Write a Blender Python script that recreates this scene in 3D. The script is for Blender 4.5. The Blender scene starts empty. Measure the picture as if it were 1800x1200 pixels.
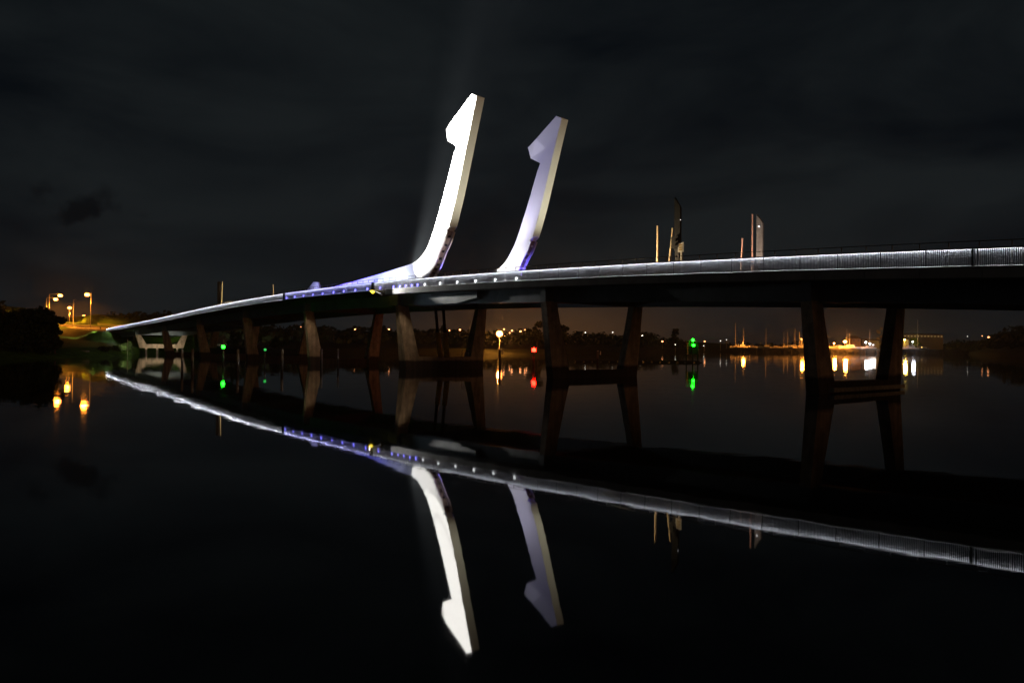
import bpy, math, random
import numpy as np
from mathutils import Vector, Matrix
random.seed(7)
sc = bpy.context.scene
col = sc.collection

# ------------------------------------------------------------ camera
FPX = 1320.0; CAMH = 3.0
_p = math.atan(8 / FPX); _r = .009
fwd = Vector((0, math.cos(_p), math.sin(_p)))
_u0 = Vector((0, -math.sin(_p), math.cos(_p))); _r0 = Vector((1, 0, 0))
rgt = _r0 * math.cos(_r) + _u0 * math.sin(_r)
upv = -_r0 * math.sin(_r) + _u0 * math.cos(_r)
CAM = Vector((0, 0, CAMH))
cd = bpy.data.cameras.new('camera'); cam = bpy.data.objects.new('camera', cd); col.objects.link(cam)
cd.sensor_width = 36; cd.lens = 36 * FPX / 1800; cd.clip_start = .1; cd.clip_end = 9000
m = Matrix.Identity(4)
for i in range(3):
    m[i][0] = rgt[i]; m[i][1] = upv[i]; m[i][2] = -fwd[i]; m[i][3] = CAM[i]
cam.matrix_world = m
sc.camera = cam

# ------------------------------------------------------------ render / exposure
sc.render.engine = 'CYCLES'
sc.view_settings.view_transform = 'Standard'; sc.view_settings.look = 'None'
HAZE = 1.7e-4
sc.view_settings.exposure = 0; sc.view_settings.gamma = 1
sc.cycles.max_bounces = 6; sc.cycles.diffuse_bounces = 2; sc.cycles.glossy_bounces = 3
sc.cycles.transmission_bounces = 2; sc.cycles.volume_bounces = 0
sc.cycles.sample_clamp_indirect = 4
sc.cycles.caustics_reflective = False; sc.cycles.caustics_refractive = False
sc.cycles.use_denoising = True

# ------------------------------------------------------------ night sky (cloud lit from below by the town)
W = bpy.data.worlds.new('World'); sc.world = W; W.use_nodes = True
nt = W.node_tree; nt.nodes.clear()
N_ = nt.nodes.new; L_ = nt.links.new
def wmath(op, a, b=None, clamp=False):
    n = N_('ShaderNodeMath'); n.operation = op; n.use_clamp = clamp
    for i, v in enumerate((a, b)):
        if v is None: continue
        if isinstance(v, (int, float)): n.inputs[i].default_value = v
        else: L_(v, n.inputs[i])
    return n.outputs[0]
tc = N_('ShaderNodeTexCoord'); sep = N_('ShaderNodeSeparateXYZ'); L_(tc.outputs['Generated'], sep.inputs[0])
sx, sy, sz = sep.outputs
el = wmath('ABSOLUTE', sz)
mp = N_('ShaderNodeMapping'); mp.inputs['Scale'].default_value = (1, 1, 2.6); mp.inputs['Location'].default_value = (3.1, .4, 1.7)
L_(tc.outputs['Generated'], mp.inputs[0])
ns = N_('ShaderNodeTexNoise'); ns.inputs['Scale'].default_value = 2.6; ns.inputs['Detail'].default_value = 7; ns.inputs['Roughness'].default_value = .55
L_(mp.outputs[0], ns.inputs['Vector']); ns.inputs['Distortion'].default_value = .6
rp = N_('ShaderNodeValToRGB'); L_(ns.outputs['Fac'], rp.inputs[0])
rp.color_ramp.elements[0].position = .36; rp.color_ramp.elements[0].color = (.0022, .0034, .0048, 1)
rp.color_ramp.elements[1].position = .66; rp.color_ramp.elements[1].color = (.0084, .0108, .0120, 1)
# brownish lift towards the horizon
lowf = wmath('POWER', 2.718, wmath('MULTIPLY', el, -4.0))
dx_ = wmath('DIVIDE', wmath('ADD', wmath('ARCTAN2', sx, sy), .520), .062); dz_ = wmath('DIVIDE', wmath('SUBTRACT', sz, .148), .026)
dk = wmath('POWER', 2.718, wmath('MULTIPLY', wmath('ADD', wmath('MULTIPLY', dx_, dx_), wmath('MULTIPLY', dz_, dz_)), -1))
n3 = N_('ShaderNodeTexNoise'); n3.inputs['Scale'].default_value = 22; n3.inputs['Detail'].default_value = 5; L_(tc.outputs['Generated'], n3.inputs['Vector'])
dk = wmath('MULTIPLY', wmath('ADD', wmath('ADD', dk, wmath('MULTIPLY', wmath('SUBTRACT', n3.outputs['Fac'], .5), 4.2)), -.72), 2.2, True)
dk = wmath('MULTIPLY', dk, wmath('GREATER_THAN', wmath('MULTIPLY', sy, 1.), .2))
fall = wmath('POWER', 2.718, wmath('MULTIPLY', wmath('ADD', wmath('MULTIPLY', dx_, dx_), wmath('MULTIPLY', dz_, dz_)), -.45))
dk = wmath('MULTIPLY', dk, fall)
cl_ = N_('ShaderNodeMixRGB'); L_(wmath('MULTIPLY', dk, .8), cl_.inputs[0]); L_(rp.outputs[0], cl_.inputs[1]); cl_.inputs[2].default_value = (.0012, .0016, .0022, 1)
g_low = N_('ShaderNodeMixRGB'); g_low.blend_type = 'ADD'; L_(wmath('MULTIPLY', lowf, 1.0), g_low.inputs[0]); L_(cl_.outputs[0], g_low.inputs[1]); g_low.inputs[2].default_value = (.0010, .0010, .0012, 1)
# orange town glow low over the far shore (azimuth about 4 degrees right of north)
az = wmath('ARCTAN2', sx, sy)
da = wmath('SUBTRACT', az, math.radians(2.8))
ga = wmath('POWER', 2.718, wmath('MULTIPLY', wmath('MULTIPLY', da, da), -1 / (2 * math.radians(6.3) ** 2)))
ge = wmath('POWER', 2.718, wmath('MULTIPLY', wmath('MULTIPLY', el, el), -1 / (2 * math.radians(2.4) ** 2)))
gn = wmath('ADD', wmath('MULTIPLY', ns.outputs['Fac'], 1.0), .5)
gl = wmath('MULTIPLY', wmath('MULTIPLY', ga, ge), gn)
g_or = N_('ShaderNodeMixRGB'); g_or.blend_type = 'ADD'; L_(gl, g_or.inputs[0]); L_(g_low.outputs[0], g_or.inputs[1]); g_or.inputs[2].default_value = (.066, .026, .0045, 1)
sky = N_('ShaderNodeTexSky'); sky.sky_type = 'NISHITA'; sky.sun_disc = False
sky.sun_elevation = math.radians(-8); sky.sun_rotation = math.radians(120)
bg1 = N_('ShaderNodeBackground'); L_(g_or.outputs[0], bg1.inputs[0]); bg1.inputs[1].default_value = 1
bg2 = N_('ShaderNodeBackground'); L_(sky.outputs[0], bg2.inputs[0]); bg2.inputs[1].default_value = .05
ad = N_('ShaderNodeAddShader'); L_(bg1.outputs[0], ad.inputs[0]); L_(bg2.outputs[0], ad.inputs[1])
wo = N_('ShaderNodeOutputWorld'); L_(ad.outputs[0], wo.inputs[0])

# faint warm light of the town reaching the piers from the right
sd = bpy.data.lights.new('town_light', 'SUN'); sd.energy = .33; sd.angle = math.radians(40); sd.color = (1, .46, .17)
so = bpy.data.objects.new('town_light', sd); col.objects.link(so)
_d = Vector((-.68, .73, -.10)).normalized(); so.rotation_euler = _d.to_track_quat('-Z', 'Y').to_euler()

# ------------------------------------------------------------ helpers
_s = 1.267; _n = math.hypot(1, _s)
T = Vector((-1 / _n, _s / _n, 0)); NN = Vector((_s / _n, 1 / _n, 0)); O = Vector((0, 72.1, 0))
UP = Vector((0, 0, 1))
def w(s, n, z): return O + T * s + NN * n + UP * z
def ray(x, y): return fwd + rgt * ((x - 900) / FPX) - upv * ((y - 600) / FPX)
def on_n(x, y, n):                       # point of the vertical plane n metres behind the bridge's near edge
    d = ray(x, y); k = ((O + NN * n - CAM).dot(NN)) / d.dot(NN); P = CAM + d * k
    return (P - O).dot(T), P.z
def at(x, y, Y):                         # point seen at pixel x,y of the photo at depth Y
    d = ray(x, y); return CAM + d * (Y / d.y)
def gx(x, Y): return (x - 900) / FPX * Y

def kids(o): return [c for c in bpy.data.objects if c.parent == o]
class MB:
    def __init__(s): s.v = []; s.f = []; s.mi = []; s.cur = 0
    def add(s, vs, fs):
        b = len(s.v); s.v += [tuple(v) for v in vs]
        for f in fs: s.f.append(tuple(b + i for i in f)); s.mi.append(s.cur)
    def box(s, c, ax, ay, az):           # half axes
        c = Vector(c); ax = Vector(ax); ay = Vector(ay); az = Vector(az)
        vs = [c + ax * i + ay * j + az * k for k in (-1, 1) for j in (-1, 1) for i in (-1, 1)]
        s.add(vs, [(0, 2, 3, 1), (4, 5, 7, 6), (0, 1, 5, 4), (2, 6, 7, 3), (0, 4, 6, 2), (1, 3, 7, 5)])
    def bbox(s, s0, s1, n0, n1, z0, z1): # box in bridge axes
        s.box(w((s0 + s1) / 2, (n0 + n1) / 2, (z0 + z1) / 2), T * ((s1 - s0) / 2), NN * ((n1 - n0) / 2), UP * ((z1 - z0) / 2))
    def rings(s, rings, cap=True, closed=True):
        k = len(rings[0]); vs = [p for r in rings for p in r]; fs = []
        for i in range(len(rings) - 1):
            for j in range(k if closed else k - 1):
                a = i * k + j; b = i * k + (j + 1) % k
                fs.append((a, b, b + k, a + k))
        if cap and closed: fs.append(tuple(range(k))[::-1]); fs.append(tuple((len(rings) - 1) * k + j for j in range(k)))
        s.add(vs, fs)
    def tube(s, p0, p1, r0, r1=None, k=8):
        p0 = Vector(p0); p1 = Vector(p1); r1 = r0 if r1 is None else r1
        d = (p1 - p0).normalized(); a = d.cross(UP if abs(d.z) < .9 else Vector((1, 0, 0))).normalized(); b = d.cross(a)
        rg = [[p + (a * math.cos(t * 2 * math.pi / k) + b * math.sin(t * 2 * math.pi / k)) * r for t in range(k)] for p, r in ((p0, r0), (p1, r1))]
        s.rings(rg)
    def ball(s, c, r, sq=1.0, k=10, h=7):
        c = Vector(c); rg = []
        for i in range(1, h):
            t = math.pi * i / h
            rg.append([c + Vector((math.sin(t) * math.cos(2 * math.pi * j / k) * r, math.sin(t) * math.sin(2 * math.pi * j / k) * r, -math.cos(t) * r * sq)) for j in range(k)])
        s.rings(rg)
    def build(s, name, mat, parent=None, smooth=False):
        me = bpy.data.meshes.new(name); me.from_pydata(s.v, [], s.f); me.update()
        mats = mat if isinstance(mat, (list, tuple)) else [mat]
        for mm in mats: me.materials.append(mm)
        if len(mats) > 1:
            me.polygons.foreach_set('material_index', s.mi)
        if smooth: me.polygons.foreach_set('use_smooth', [True] * len(me.polygons))
        o = bpy.data.objects.new(name, me); col.objects.link(o)
        if parent is not None:
            o.parent = parent; o.matrix_parent_inverse = Matrix.Translation(-parent.location)
        return o
def tag(o, label=None, cat=None, group=None, kind=None):
    if label: o['label'] = label
    if cat: o['category'] = cat
    if group: o['group'] = group
    if kind: o['kind'] = kind
    return o
def empty(name, loc, label, cat, group=None):
    o = bpy.data.objects.new(name, None); col.objects.link(o); o.location = loc; o.empty_display_size = .5
    return tag(o, label, cat, group)

def mat(name, base, rough=.6, var=.25, scale=3., metal=0., emit=None, es=0., bump=0., tide=None, spec=.5):
    m = bpy.data.materials.new(name); m.use_nodes = True; t = m.node_tree; b = t.nodes['Principled BSDF']
    b.inputs['Roughness'].default_value = rough; b.inputs['Metallic'].default_value = metal
    b.inputs['Specular IOR Level'].default_value = spec
    tcx = t.nodes.new('ShaderNodeNewGeometry')
    n = t.nodes.new('ShaderNodeTexNoise'); n.inputs['Scale'].default_value = scale; n.inputs['Detail'].default_value = 6; n.inputs['Roughness'].default_value = .62
    t.links.new(tcx.outputs['Position'], n.inputs['Vector'])
    r = t.nodes.new('ShaderNodeValToRGB'); t.links.new(n.outputs['Fac'], r.inputs[0])
    r.color_ramp.elements[0].position = .3; r.color_ramp.elements[1].position = .7
    r.color_ramp.elements[0].color = (*[c * (1 - var) for c in base], 1)
    r.color_ramp.elements[1].color = (*[min(1, c * (1 + var)) for c in base], 1)
    outc = r.outputs[0]
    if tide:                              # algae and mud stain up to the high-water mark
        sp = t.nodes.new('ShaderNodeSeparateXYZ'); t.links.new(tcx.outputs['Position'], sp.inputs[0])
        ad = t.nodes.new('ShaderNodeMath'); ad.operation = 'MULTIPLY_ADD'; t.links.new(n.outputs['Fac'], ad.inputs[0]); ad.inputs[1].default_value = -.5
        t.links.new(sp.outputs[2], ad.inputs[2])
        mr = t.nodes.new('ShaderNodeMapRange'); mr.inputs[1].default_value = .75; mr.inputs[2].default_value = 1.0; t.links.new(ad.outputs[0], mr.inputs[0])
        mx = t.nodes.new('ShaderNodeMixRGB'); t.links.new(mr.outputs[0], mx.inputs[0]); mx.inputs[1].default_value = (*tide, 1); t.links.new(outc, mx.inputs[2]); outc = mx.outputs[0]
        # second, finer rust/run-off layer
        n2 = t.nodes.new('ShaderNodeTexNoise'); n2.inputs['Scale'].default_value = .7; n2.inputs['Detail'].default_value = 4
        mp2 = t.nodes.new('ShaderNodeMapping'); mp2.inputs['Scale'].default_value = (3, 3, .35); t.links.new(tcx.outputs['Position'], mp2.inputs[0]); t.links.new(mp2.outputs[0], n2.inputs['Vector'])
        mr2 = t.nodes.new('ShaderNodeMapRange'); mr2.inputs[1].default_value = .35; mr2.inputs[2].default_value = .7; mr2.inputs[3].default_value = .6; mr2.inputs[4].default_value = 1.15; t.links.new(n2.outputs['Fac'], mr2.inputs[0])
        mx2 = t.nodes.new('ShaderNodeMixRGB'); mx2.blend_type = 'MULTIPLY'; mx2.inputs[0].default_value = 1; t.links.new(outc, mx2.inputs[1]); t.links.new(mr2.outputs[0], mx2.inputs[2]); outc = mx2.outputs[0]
    t.links.new(outc, b.inputs['Base Color'])
    if bump:
        bp = t.nodes.new('ShaderNodeBump'); bp.inputs['Strength'].default_value = bump; bp.inputs['Distance'].default_value = .03
        t.links.new(n.outputs['Fac'], bp.inputs['Height']); t.links.new(bp.outputs[0], b.inputs['Normal'])
    if emit:
        b.inputs['Emission Color'].default_value = (*emit, 1); b.inputs['Emission Strength'].default_value = es
    return m
M = {}
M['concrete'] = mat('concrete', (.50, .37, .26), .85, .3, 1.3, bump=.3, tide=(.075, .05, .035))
M['deck_concrete'] = mat('deck_concrete', (.22, .21, .20), .8, .25, 1.1, bump=.2)
M['fascia'] = mat('fascia_concrete', (.33, .32, .30), .75, .18, .8, bump=.15)
M['girder'] = mat('girder_paint', (.16, .19, .21), .55, .25, .6)
M['asphalt'] = mat('asphalt', (.05, .05, .052), .9, .3, 5)
M['fin'] = mat('aluminium_fin', (.45, .46, .48), .45, .12, 2, metal=.35)
M['ledge'] = mat('galvanised_ledge', (.45, .45, .42), .5, .2, 1.5)
M['rail'] = mat('grey_rail', (.24, .23, .20), .45, .2, 4, metal=.3)
M['darksteel'] = mat('dark_steel', (.008, .009, .011), .6, .3, 2, metal=.2)
M['mast'] = mat('white_mast_paint', (.80, .80, .78), .42, .03, .35, spec=.35)
M['recess'] = mat('recess_panel', (.26, .22, .20), .5, .3, 2)
M['yellow'] = mat('yellow_paint', (.45, .29, .02), .5, .25, 2)
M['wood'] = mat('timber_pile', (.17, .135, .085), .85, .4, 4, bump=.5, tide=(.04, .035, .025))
M['galv'] = mat('galvanised_steel', (.33, .33, .32), .5, .2, 3, metal=.3)
M['white'] = mat('white_paint', (.75, .74, .70), .5, .08, 2)
M['salmon'] = mat('salmon_band', (.75, .47, .36), .5, .15, 2)
M['cream'] = mat('cream_band', (.75, .62, .40), .5, .15, 2)
M['bark'] = mat('bark', (.06, .045, .03), .9, .3, 6)
M['palm'] = mat('fronds_orange_lit', (.22, .13, .05), .7, .4, .9)  # orange lamplight put into the foliage colour
M['rock'] = mat('dark_rock', (.030, .028, .026), .95, .4, .8, spec=.1)
M['fender'] = mat('pale_fender', (.42, .38, .30), .9, .4, 3)
M['rust'] = mat('brown_steel', (.07, .045, .035), .7, .3, 3)
M['scrub'] = mat('dark_scrub', (.013, .015, .009), .95, .5, .3, spec=.05)
M['gravel'] = mat('pale_gravel', (.36, .31, .24), .9, .25, .8, bump=.4)
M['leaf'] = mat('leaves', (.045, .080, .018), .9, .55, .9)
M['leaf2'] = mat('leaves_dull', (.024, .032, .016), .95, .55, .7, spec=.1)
M['grass'] = mat('grass', (.046, .094, .009), .95, .5, .45, bump=.6, spec=.08)
M['hull'] = mat('boat_hull', (.68, .66, .62), .4, .12, 1)
M['hullblue'] = mat('boat_hull_blue', (.05, .09, .20), .4, .12, 1)
M['cabin'] = mat('boat_cabin', (.7, .69, .66), .4, .1, 1)
M['alu'] = mat('mast_alloy', (.6, .6, .6), .4, .1, 1)
M['wall'] = mat('rendered_wall', (.5, .45, .36), .8, .2, .7)
M['wall2'] = mat('brick_wall', (.30, .17, .11), .8, .25, .9)
M['roof'] = mat('roof_iron', (.12, .08, .07), .6, .2, .7)
M['glass'] = mat('window_glass', (.03, .035, .04), .15, .1, 1)
def lampm(name, c, s): return mat(name, (.8, .8, .8), .4, 0, 1, emit=c, es=s)
M['sodium'] = lampm('sodium_lamp', (1, .28, .055), 11)
M['sodium_far'] = lampm('sodium_lamp_far', (1, .36, .13), 7)
M['sodium_big'] = lampm('sodium_flood', (1, .30, .05), 8)
M['white_lamp'] = lampm('white_lamp', (.93, .95, 1), 30)
M['white_dim'] = lampm('white_lamp_dim', (1, .95, .85), 4)
M['green'] = lampm('green_beacon', (.004, 1, .006), 40)
M['green_dim'] = lampm('green_beacon_dim', (.0, 1, .12), .5)
M['redl'] = lampm('red_beacon', (1, .005, .002), 80)
M['led'] = lampm('led_strip', (.88, .91, 1), 60)
M['led_blue'] = lampm('led_strip_blue', (.55, .55, 1), 80)
M['edge_w'] = lampm('edge_lamp_white', (.95, .97, 1), 1.7)
M['edge_b'] = lampm('edge_lamp_blue', (.17, .15, 1), 3.2)
M['nav_y'] = lampm('navigation_yellow', (1, .72, .02), 2.2)
M['litwin'] = lampm('lit_window', (1, .62, .25), 6)
M['litwin_w'] = lampm('lit_window_white', (1, .9, .7), 18)
M['rowlamp'] = lampm('row_lamp', (1, .70, .28), .22)

def light(kind, name, loc, energy, color, parent=None, aim=None, angle=60, blend=.5, r=.1):
    d = bpy.data.lights.new(name, kind); d.energy = energy; d.color = color
    d.shadow_soft_size = r
    if kind == 'SPOT': d.spot_size = math.radians(angle); d.spot_blend = blend
    o = bpy.data.objects.new(name, d); col.objects.link(o); o.location = loc
    if aim is not None: o.rotation_euler = (Vector(aim) - Vector(loc)).to_track_quat('-Z', 'Y').to_euler()
    if parent is not None:
        o.parent = parent; o.matrix_parent_inverse = Matrix.Translation(-parent.location)
    return o

# ------------------------------------------------------------ water
wm = bpy.data.materials.new('river_water'); wm.use_nodes = True; t = wm.node_tree; b = t.nodes['Principled BSDF']
b.inputs['Base Color'].default_value = (.0035, .0045, .005, 1); b.inputs['Roughness'].default_value = .025; b.inputs['IOR'].default_value = 1.333
ge_ = t.nodes.new('ShaderNodeNewGeometry')
def wave(scale, sx_, sy_):
    mpn = t.nodes.new('ShaderNodeMapping'); mpn.inputs['Scale'].default_value = (sx_, sy_, 1); t.links.new(ge_.outputs['Position'], mpn.inputs[0])
    nn = t.nodes.new('ShaderNodeTexNoise'); nn.inputs['Scale'].default_value = scale; nn.inputs['Detail'].default_value = 3; nn.inputs['Roughness'].default_value = .5
    t.links.new(mpn.outputs[0], nn.inputs['Vector'])
    s_ = t.nodes.new('ShaderNodeVectorMath'); s_.operation = 'SUBTRACT'; t.links.new(nn.outputs['Color'], s_.inputs[0]); s_.inputs[1].default_value = (.5, .5, .5)
    return s_.outputs[0]
def vscale(v, f):
    s_ = t.nodes.new('ShaderNodeVectorMath'); s_.operation = 'SCALE'; t.links.new(v, s_.inputs[0])
    if isinstance(f, float): s_.inputs['Scale'].default_value = f
    else: t.links.new(f, s_.inputs['Scale'])
    return s_.outputs[0]
def vadd(a, c):
    s_ = t.nodes.new('ShaderNodeVectorMath'); s_.operation = 'ADD'; t.links.new(a, s_.inputs[0])
    if isinstance(c, tuple): s_.inputs[1].default_value = c
    else: t.links.new(c, s_.inputs[1])
    return s_.outputs[0]
# wind patches over the open river, calm in the lee of the near bank
pn = t.nodes.new('ShaderNodeTexNoise'); pn.inputs['Scale'].default_value = .025; pn.inputs['Detail'].default_value = 3; t.links.new(ge_.outputs['Position'], pn.inputs['Vector'])
pm = t.nodes.new('ShaderNodeMapRange'); pm.inputs[1].default_value = .38; pm.inputs[2].default_value = .68; pm.inputs[3].default_value = .35; pm.inputs[4].default_value = 1.5; t.links.new(pn.outputs['Fac'], pm.inputs[0])
sy_n = t.nodes.new('ShaderNodeSeparateXYZ'); t.links.new(ge_.outputs['Position'], sy_n.inputs[0])
ym = t.nodes.new('ShaderNodeMapRange'); ym.inputs[1].default_value = 5; ym.inputs[2].default_value = 160; ym.inputs[3].default_value = .35; ym.inputs[4].default_value = 1.25; t.links.new(sy_n.outputs[1], ym.inputs[0])
pmul = t.nodes.new('ShaderNodeMath'); pmul.operation = 'MULTIPLY'; t.links.new(pm.outputs[0], pmul.inputs[0]); t.links.new(ym.outputs[0], pmul.inputs[1])
wv = vadd(vscale(wave(1.6, 1, 1.3), .022), vscale(wave(.35, 1, 1.6), .012))
wv = vscale(wv, pmul.outputs[0])
flat = t.nodes.new('ShaderNodeVectorMath'); flat.operation = 'MULTIPLY'; t.links.new(wv, flat.inputs[0]); flat.inputs[1].default_value = (1, 1, 0)
nv = vadd(flat.outputs[0], (0., 0., 1.))
nz = t.nodes.new('ShaderNodeVectorMath'); nz.operation = 'NORMALIZE'; t.links.new(nv, nz.inputs[0])
t.links.new(nz.outputs[0], b.inputs['Normal'])
mb = MB(); mb.add([(-2500, -400, 0), (2500, -400, 0), (2500, 5000, 0), (-2500, 5000, 0)], [(0, 1, 2, 3)])
tag(mb.build('river_water', wm), kind='structure')

# ------------------------------------------------------------ bridge profile
_tp = np.array([(196.74, 7.22), (159.01, 8.23), (124.98, 9.24), (89.49, 10.36), (57.45, 10.85), (37.32, 10.96), (27.65, 10.85), (14.15, 10.55), (-4.87, 10.04), (-15.95, 9.67), (-23.51, 9.35), (-31.32, 9.0), (-39.5, 8.56), (-42.55, 8.4)])
_pc = np.polyfit(_tp[:, 0] / 100, _tp[:, 1], 6)
def ztop(s):                              # top of the parapet
    if s < -44: return float(np.polyval(_pc, -.44)) + (s + 44) * .047
    if s > 200: return float(np.polyval(_pc, 2.0)) + (s - 200) * .012
    return float(np.polyval(_pc, s / 100))
def zdeck(s): return ztop(s) - 1.0
def frange(a, b, st):
    k = max(1, int(math.ceil((b - a) / st))); return [a + (b - a) * i / k for i in range(k + 1)]
def sweep(mbx, s0, s1, prof, st=3.):      # prof: list of (n, dz below parapet top)
    mbx.rings([[w(s, n, ztop(s) + dz) for n, dz in prof] for s in frange(s0, s1, st)])

S0, S1 = -95., 200.; LA, LB = 28.2, 57.3       # whole bridge, and the opening leaf
bridge = empty('road_bridge', w(0, 9, 0), 'long curved concrete road bridge on splayed piers with white lit slatted edge', 'bridge')
leaf = empty('lift_span', w((LA + LB) / 2, 9, 0), 'opening span carrying the two tall white hooked masts, blue lit edge', 'bridge span')

def deck_parts(root, a, b, steel=False):
    x = MB(); sweep(x, a, b, [(.25, -1.02), (.25, -1.22), (1.9, -1.62), (16.4, -1.62), (18.25, -1.22), (18.25, -1.02), (9.2, -.93)])
    x.build('deck', M['deck_concrete'], root)
    x = MB(); sweep(x, a, b, [(4.2, -.925), (4.2, -.945), (14.3, -.945), (14.3, -.925), (9.2, -.905)]); x.build('road_surface', M['asphalt'], root)
    for n in (2.1, 13.2):
        x = MB(); sweep(x, a, b, [(n, -1.60), (n + .9, -1.60), (n + .75, -2.95), (n + .15, -2.95)]); x.build('girder', M['girder'], root)
    for k, n in enumerate((0, 18.5)):
        sg = 1 if n == 0 else -1
        # fins
        x = MB(); s = a + .05; nxt = a + 2.6
        while s < b:
            z = ztop(s); th = .014
            x.bbox(s - th, s + th, min(n, n + sg * .075), max(n, n + sg * .075), z - .96, z - .03)
            s += .1 if s < 12 else .13
            if s > nxt: s += .05; nxt += 2.6
        x.build('slatted_parapet', M['fin'], root)
        # ledge, top lip
        x = MB(); sweep(x, a, b, [(n - sg * .005, -.96), (n - sg * .06, -1.0), (n - sg * .06, -1.045), (n + sg * .24, -1.045), (n + sg * .24, -1.0), (n + sg * .1, -.99)]); x.build('ledge', M['ledge'], root)
        x = MB(); sweep(x, a, b, [(n - sg * .17, .0), (n - sg * .17, -.085), (n - sg * .158, -.085), (n - sg * .158, -.03), (n + sg * .12, -.03), (n + sg * .12, .0)]); x.build('coping', M['rail'], root)
        # handrail
        x = MB(); q = n + sg * .35
        sweep(x, a, b, [(q - .03, .42), (q + .03, .42), (q + .03, .37), (q - .03, .37)])
        s = a + .4
        while s < b:
            x.box(w(s, q, ztop(s) - .3), T * .025, NN * .03, UP * .69); s += 1.55
        x.build('handrail', M['rail'], root)
    x = MB(); sweep(x, a, b, [(-.062, -.034), (-.062, -.048), (-.030, -.048), (-.030, -.034)], 6.); x.build('light_strip', M['led_blue'] if root == leaf else M['led'], root)
def edge_beam(root, a, b, n=0.):
    x = MB()
    s = a
    while s < b:
        e = min(b, s + 3.2)
        x.rings([[w(q, n + i, ztop(q) + dz) for i, dz in ((-.02, -1.05), (-.02, -1.62), (.22, -1.66), (.22, -1.05))] for q in (s, e - .03)]); s = e
    x.build('edge_beam', M['fascia'], root)
deck_parts(bridge, S0, LA - .08); deck_parts(bridge, LB + .08, S1); deck_parts(leaf, LA, LB)
edge_beam(bridge, S0, LA - 3.0); edge_beam(bridge, S0, LA - 3.0, 18.3)
# shallower lower edge trim past the machinery span
for root, a, b in ((leaf, LA, LB), (bridge, LB + .08, S1)):
    x = MB(); sweep(x, a, b, [(.0, -1.05), (.0, -1.22), (.24, -1.28), (.24, -1.05)]); x.build('edge_trim', M['darksteel'], root)
# movement joints
for s in (LA - .04, LB + .04):
    x = MB(); x.bbox(s - .28, s + .28, -.17, .14, ztop(s) - 1.15, ztop(s) + .02); x.build('joint_cover', M['darksteel'], bridge)
for s in (-40.2,):
    x = MB(); x.bbox(s - .05, s + .05, -.16, .1, ztop(s) - 1.0, ztop(s) + .0); x.build('joint_cover', M['darksteel'], bridge)
# drop-down haunch boxes of the machinery span (lit blue grey)
x = MB()
for n in (1.55,):
    pr_ = []
    for s in frange(8, 26.5, 1.0):
        f = min(1, max(0, (s - 8) / 4.)); d = -2.5 - .55 * f
        pr_.append([w(s, n, ztop(s) - 1.66), w(s, n + .5, ztop(s) - 1.66), w(s, n + .5, ztop(s) + d), w(s, n, ztop(s) + d + .15)])
    x.rings(pr_)
x.build('haunch_plate', M['girder'], bridge)

# piers
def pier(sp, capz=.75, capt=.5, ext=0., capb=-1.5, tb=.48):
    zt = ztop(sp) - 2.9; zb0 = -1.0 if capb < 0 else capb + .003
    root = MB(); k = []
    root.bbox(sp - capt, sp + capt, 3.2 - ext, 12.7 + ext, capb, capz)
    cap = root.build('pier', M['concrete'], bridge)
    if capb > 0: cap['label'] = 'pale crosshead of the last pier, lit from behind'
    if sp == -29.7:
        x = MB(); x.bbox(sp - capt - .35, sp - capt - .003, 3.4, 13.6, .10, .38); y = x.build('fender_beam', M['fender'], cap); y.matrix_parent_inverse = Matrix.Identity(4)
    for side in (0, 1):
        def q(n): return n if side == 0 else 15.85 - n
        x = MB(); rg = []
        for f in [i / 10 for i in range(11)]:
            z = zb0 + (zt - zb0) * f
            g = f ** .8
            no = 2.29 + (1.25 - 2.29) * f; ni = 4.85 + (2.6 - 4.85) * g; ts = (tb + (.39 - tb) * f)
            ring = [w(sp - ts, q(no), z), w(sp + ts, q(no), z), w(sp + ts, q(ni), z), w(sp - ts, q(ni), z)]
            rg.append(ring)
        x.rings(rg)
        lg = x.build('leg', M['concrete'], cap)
        lg.matrix_parent_inverse = Matrix.Identity(4)
    x = MB(); x.bbox(sp - .36, sp + .36, 1.2, 14.7, zt - .05, ztop(sp) - 1.65); c2 = x.build('crossbeam', M['girder'], cap)
    return cap
P5, P6, P7, P8 = 80.4, 109.3, 138.0, 166.5
PIERS = [-56.5, -29.7, -3.1, 24.4, 52.7, P5, P6, P7]
for sp in PIERS:
    if sp == 24.4: pier(sp, 1.55, .8, .0, tb=.95)
    else: pier(sp)
p9 = pier(P8, 2.65, .6, 0, 1.55)
for n in (4.0, 6.8, 9.4, 12.0):
    x = MB(); x.tube(w(P8, n, 1.553), w(P8, n, -2), .3, k=8)
    y = x.build('pile', M['concrete'], p9); y.matrix_parent_inverse = Matrix.Identity(4)
# abutment at the bank
x = MB(); x.bbox(192.5, 200.2, .3, 18.2, .5, zdeck(196) - .7); x.build('abutment', M['concrete'], bridge)

# service posts and rail on the machinery pier
x = MB()
for s, n in ((23.9, 10.6), (23.9, 11.6), (23.9, 12.2)):
    x.tube(w(s, n, 1.5), w(s, n, 2.55), .04, k=5)
x.tube(w(23.9, 10.6, 2.5), w(23.9, 12.2, 2.5), .035, k=5); x.tube(w(23.9, 10.6, 2.05), w(23.9, 12.2, 2.05), .03, k=5)
x.build('guard_rail', M['galv'], bridge)
x = MB(); x.tube(w(23.9, 7.2, 1.5), w(23.9, 7.2, 2.5), .045, k=5); x.tube(w(23.9, 7.2, 2.5), w(23.9, 7.9, 2.5), .045, k=5); x.build('guard_rail', M['galv'], bridge)
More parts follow.
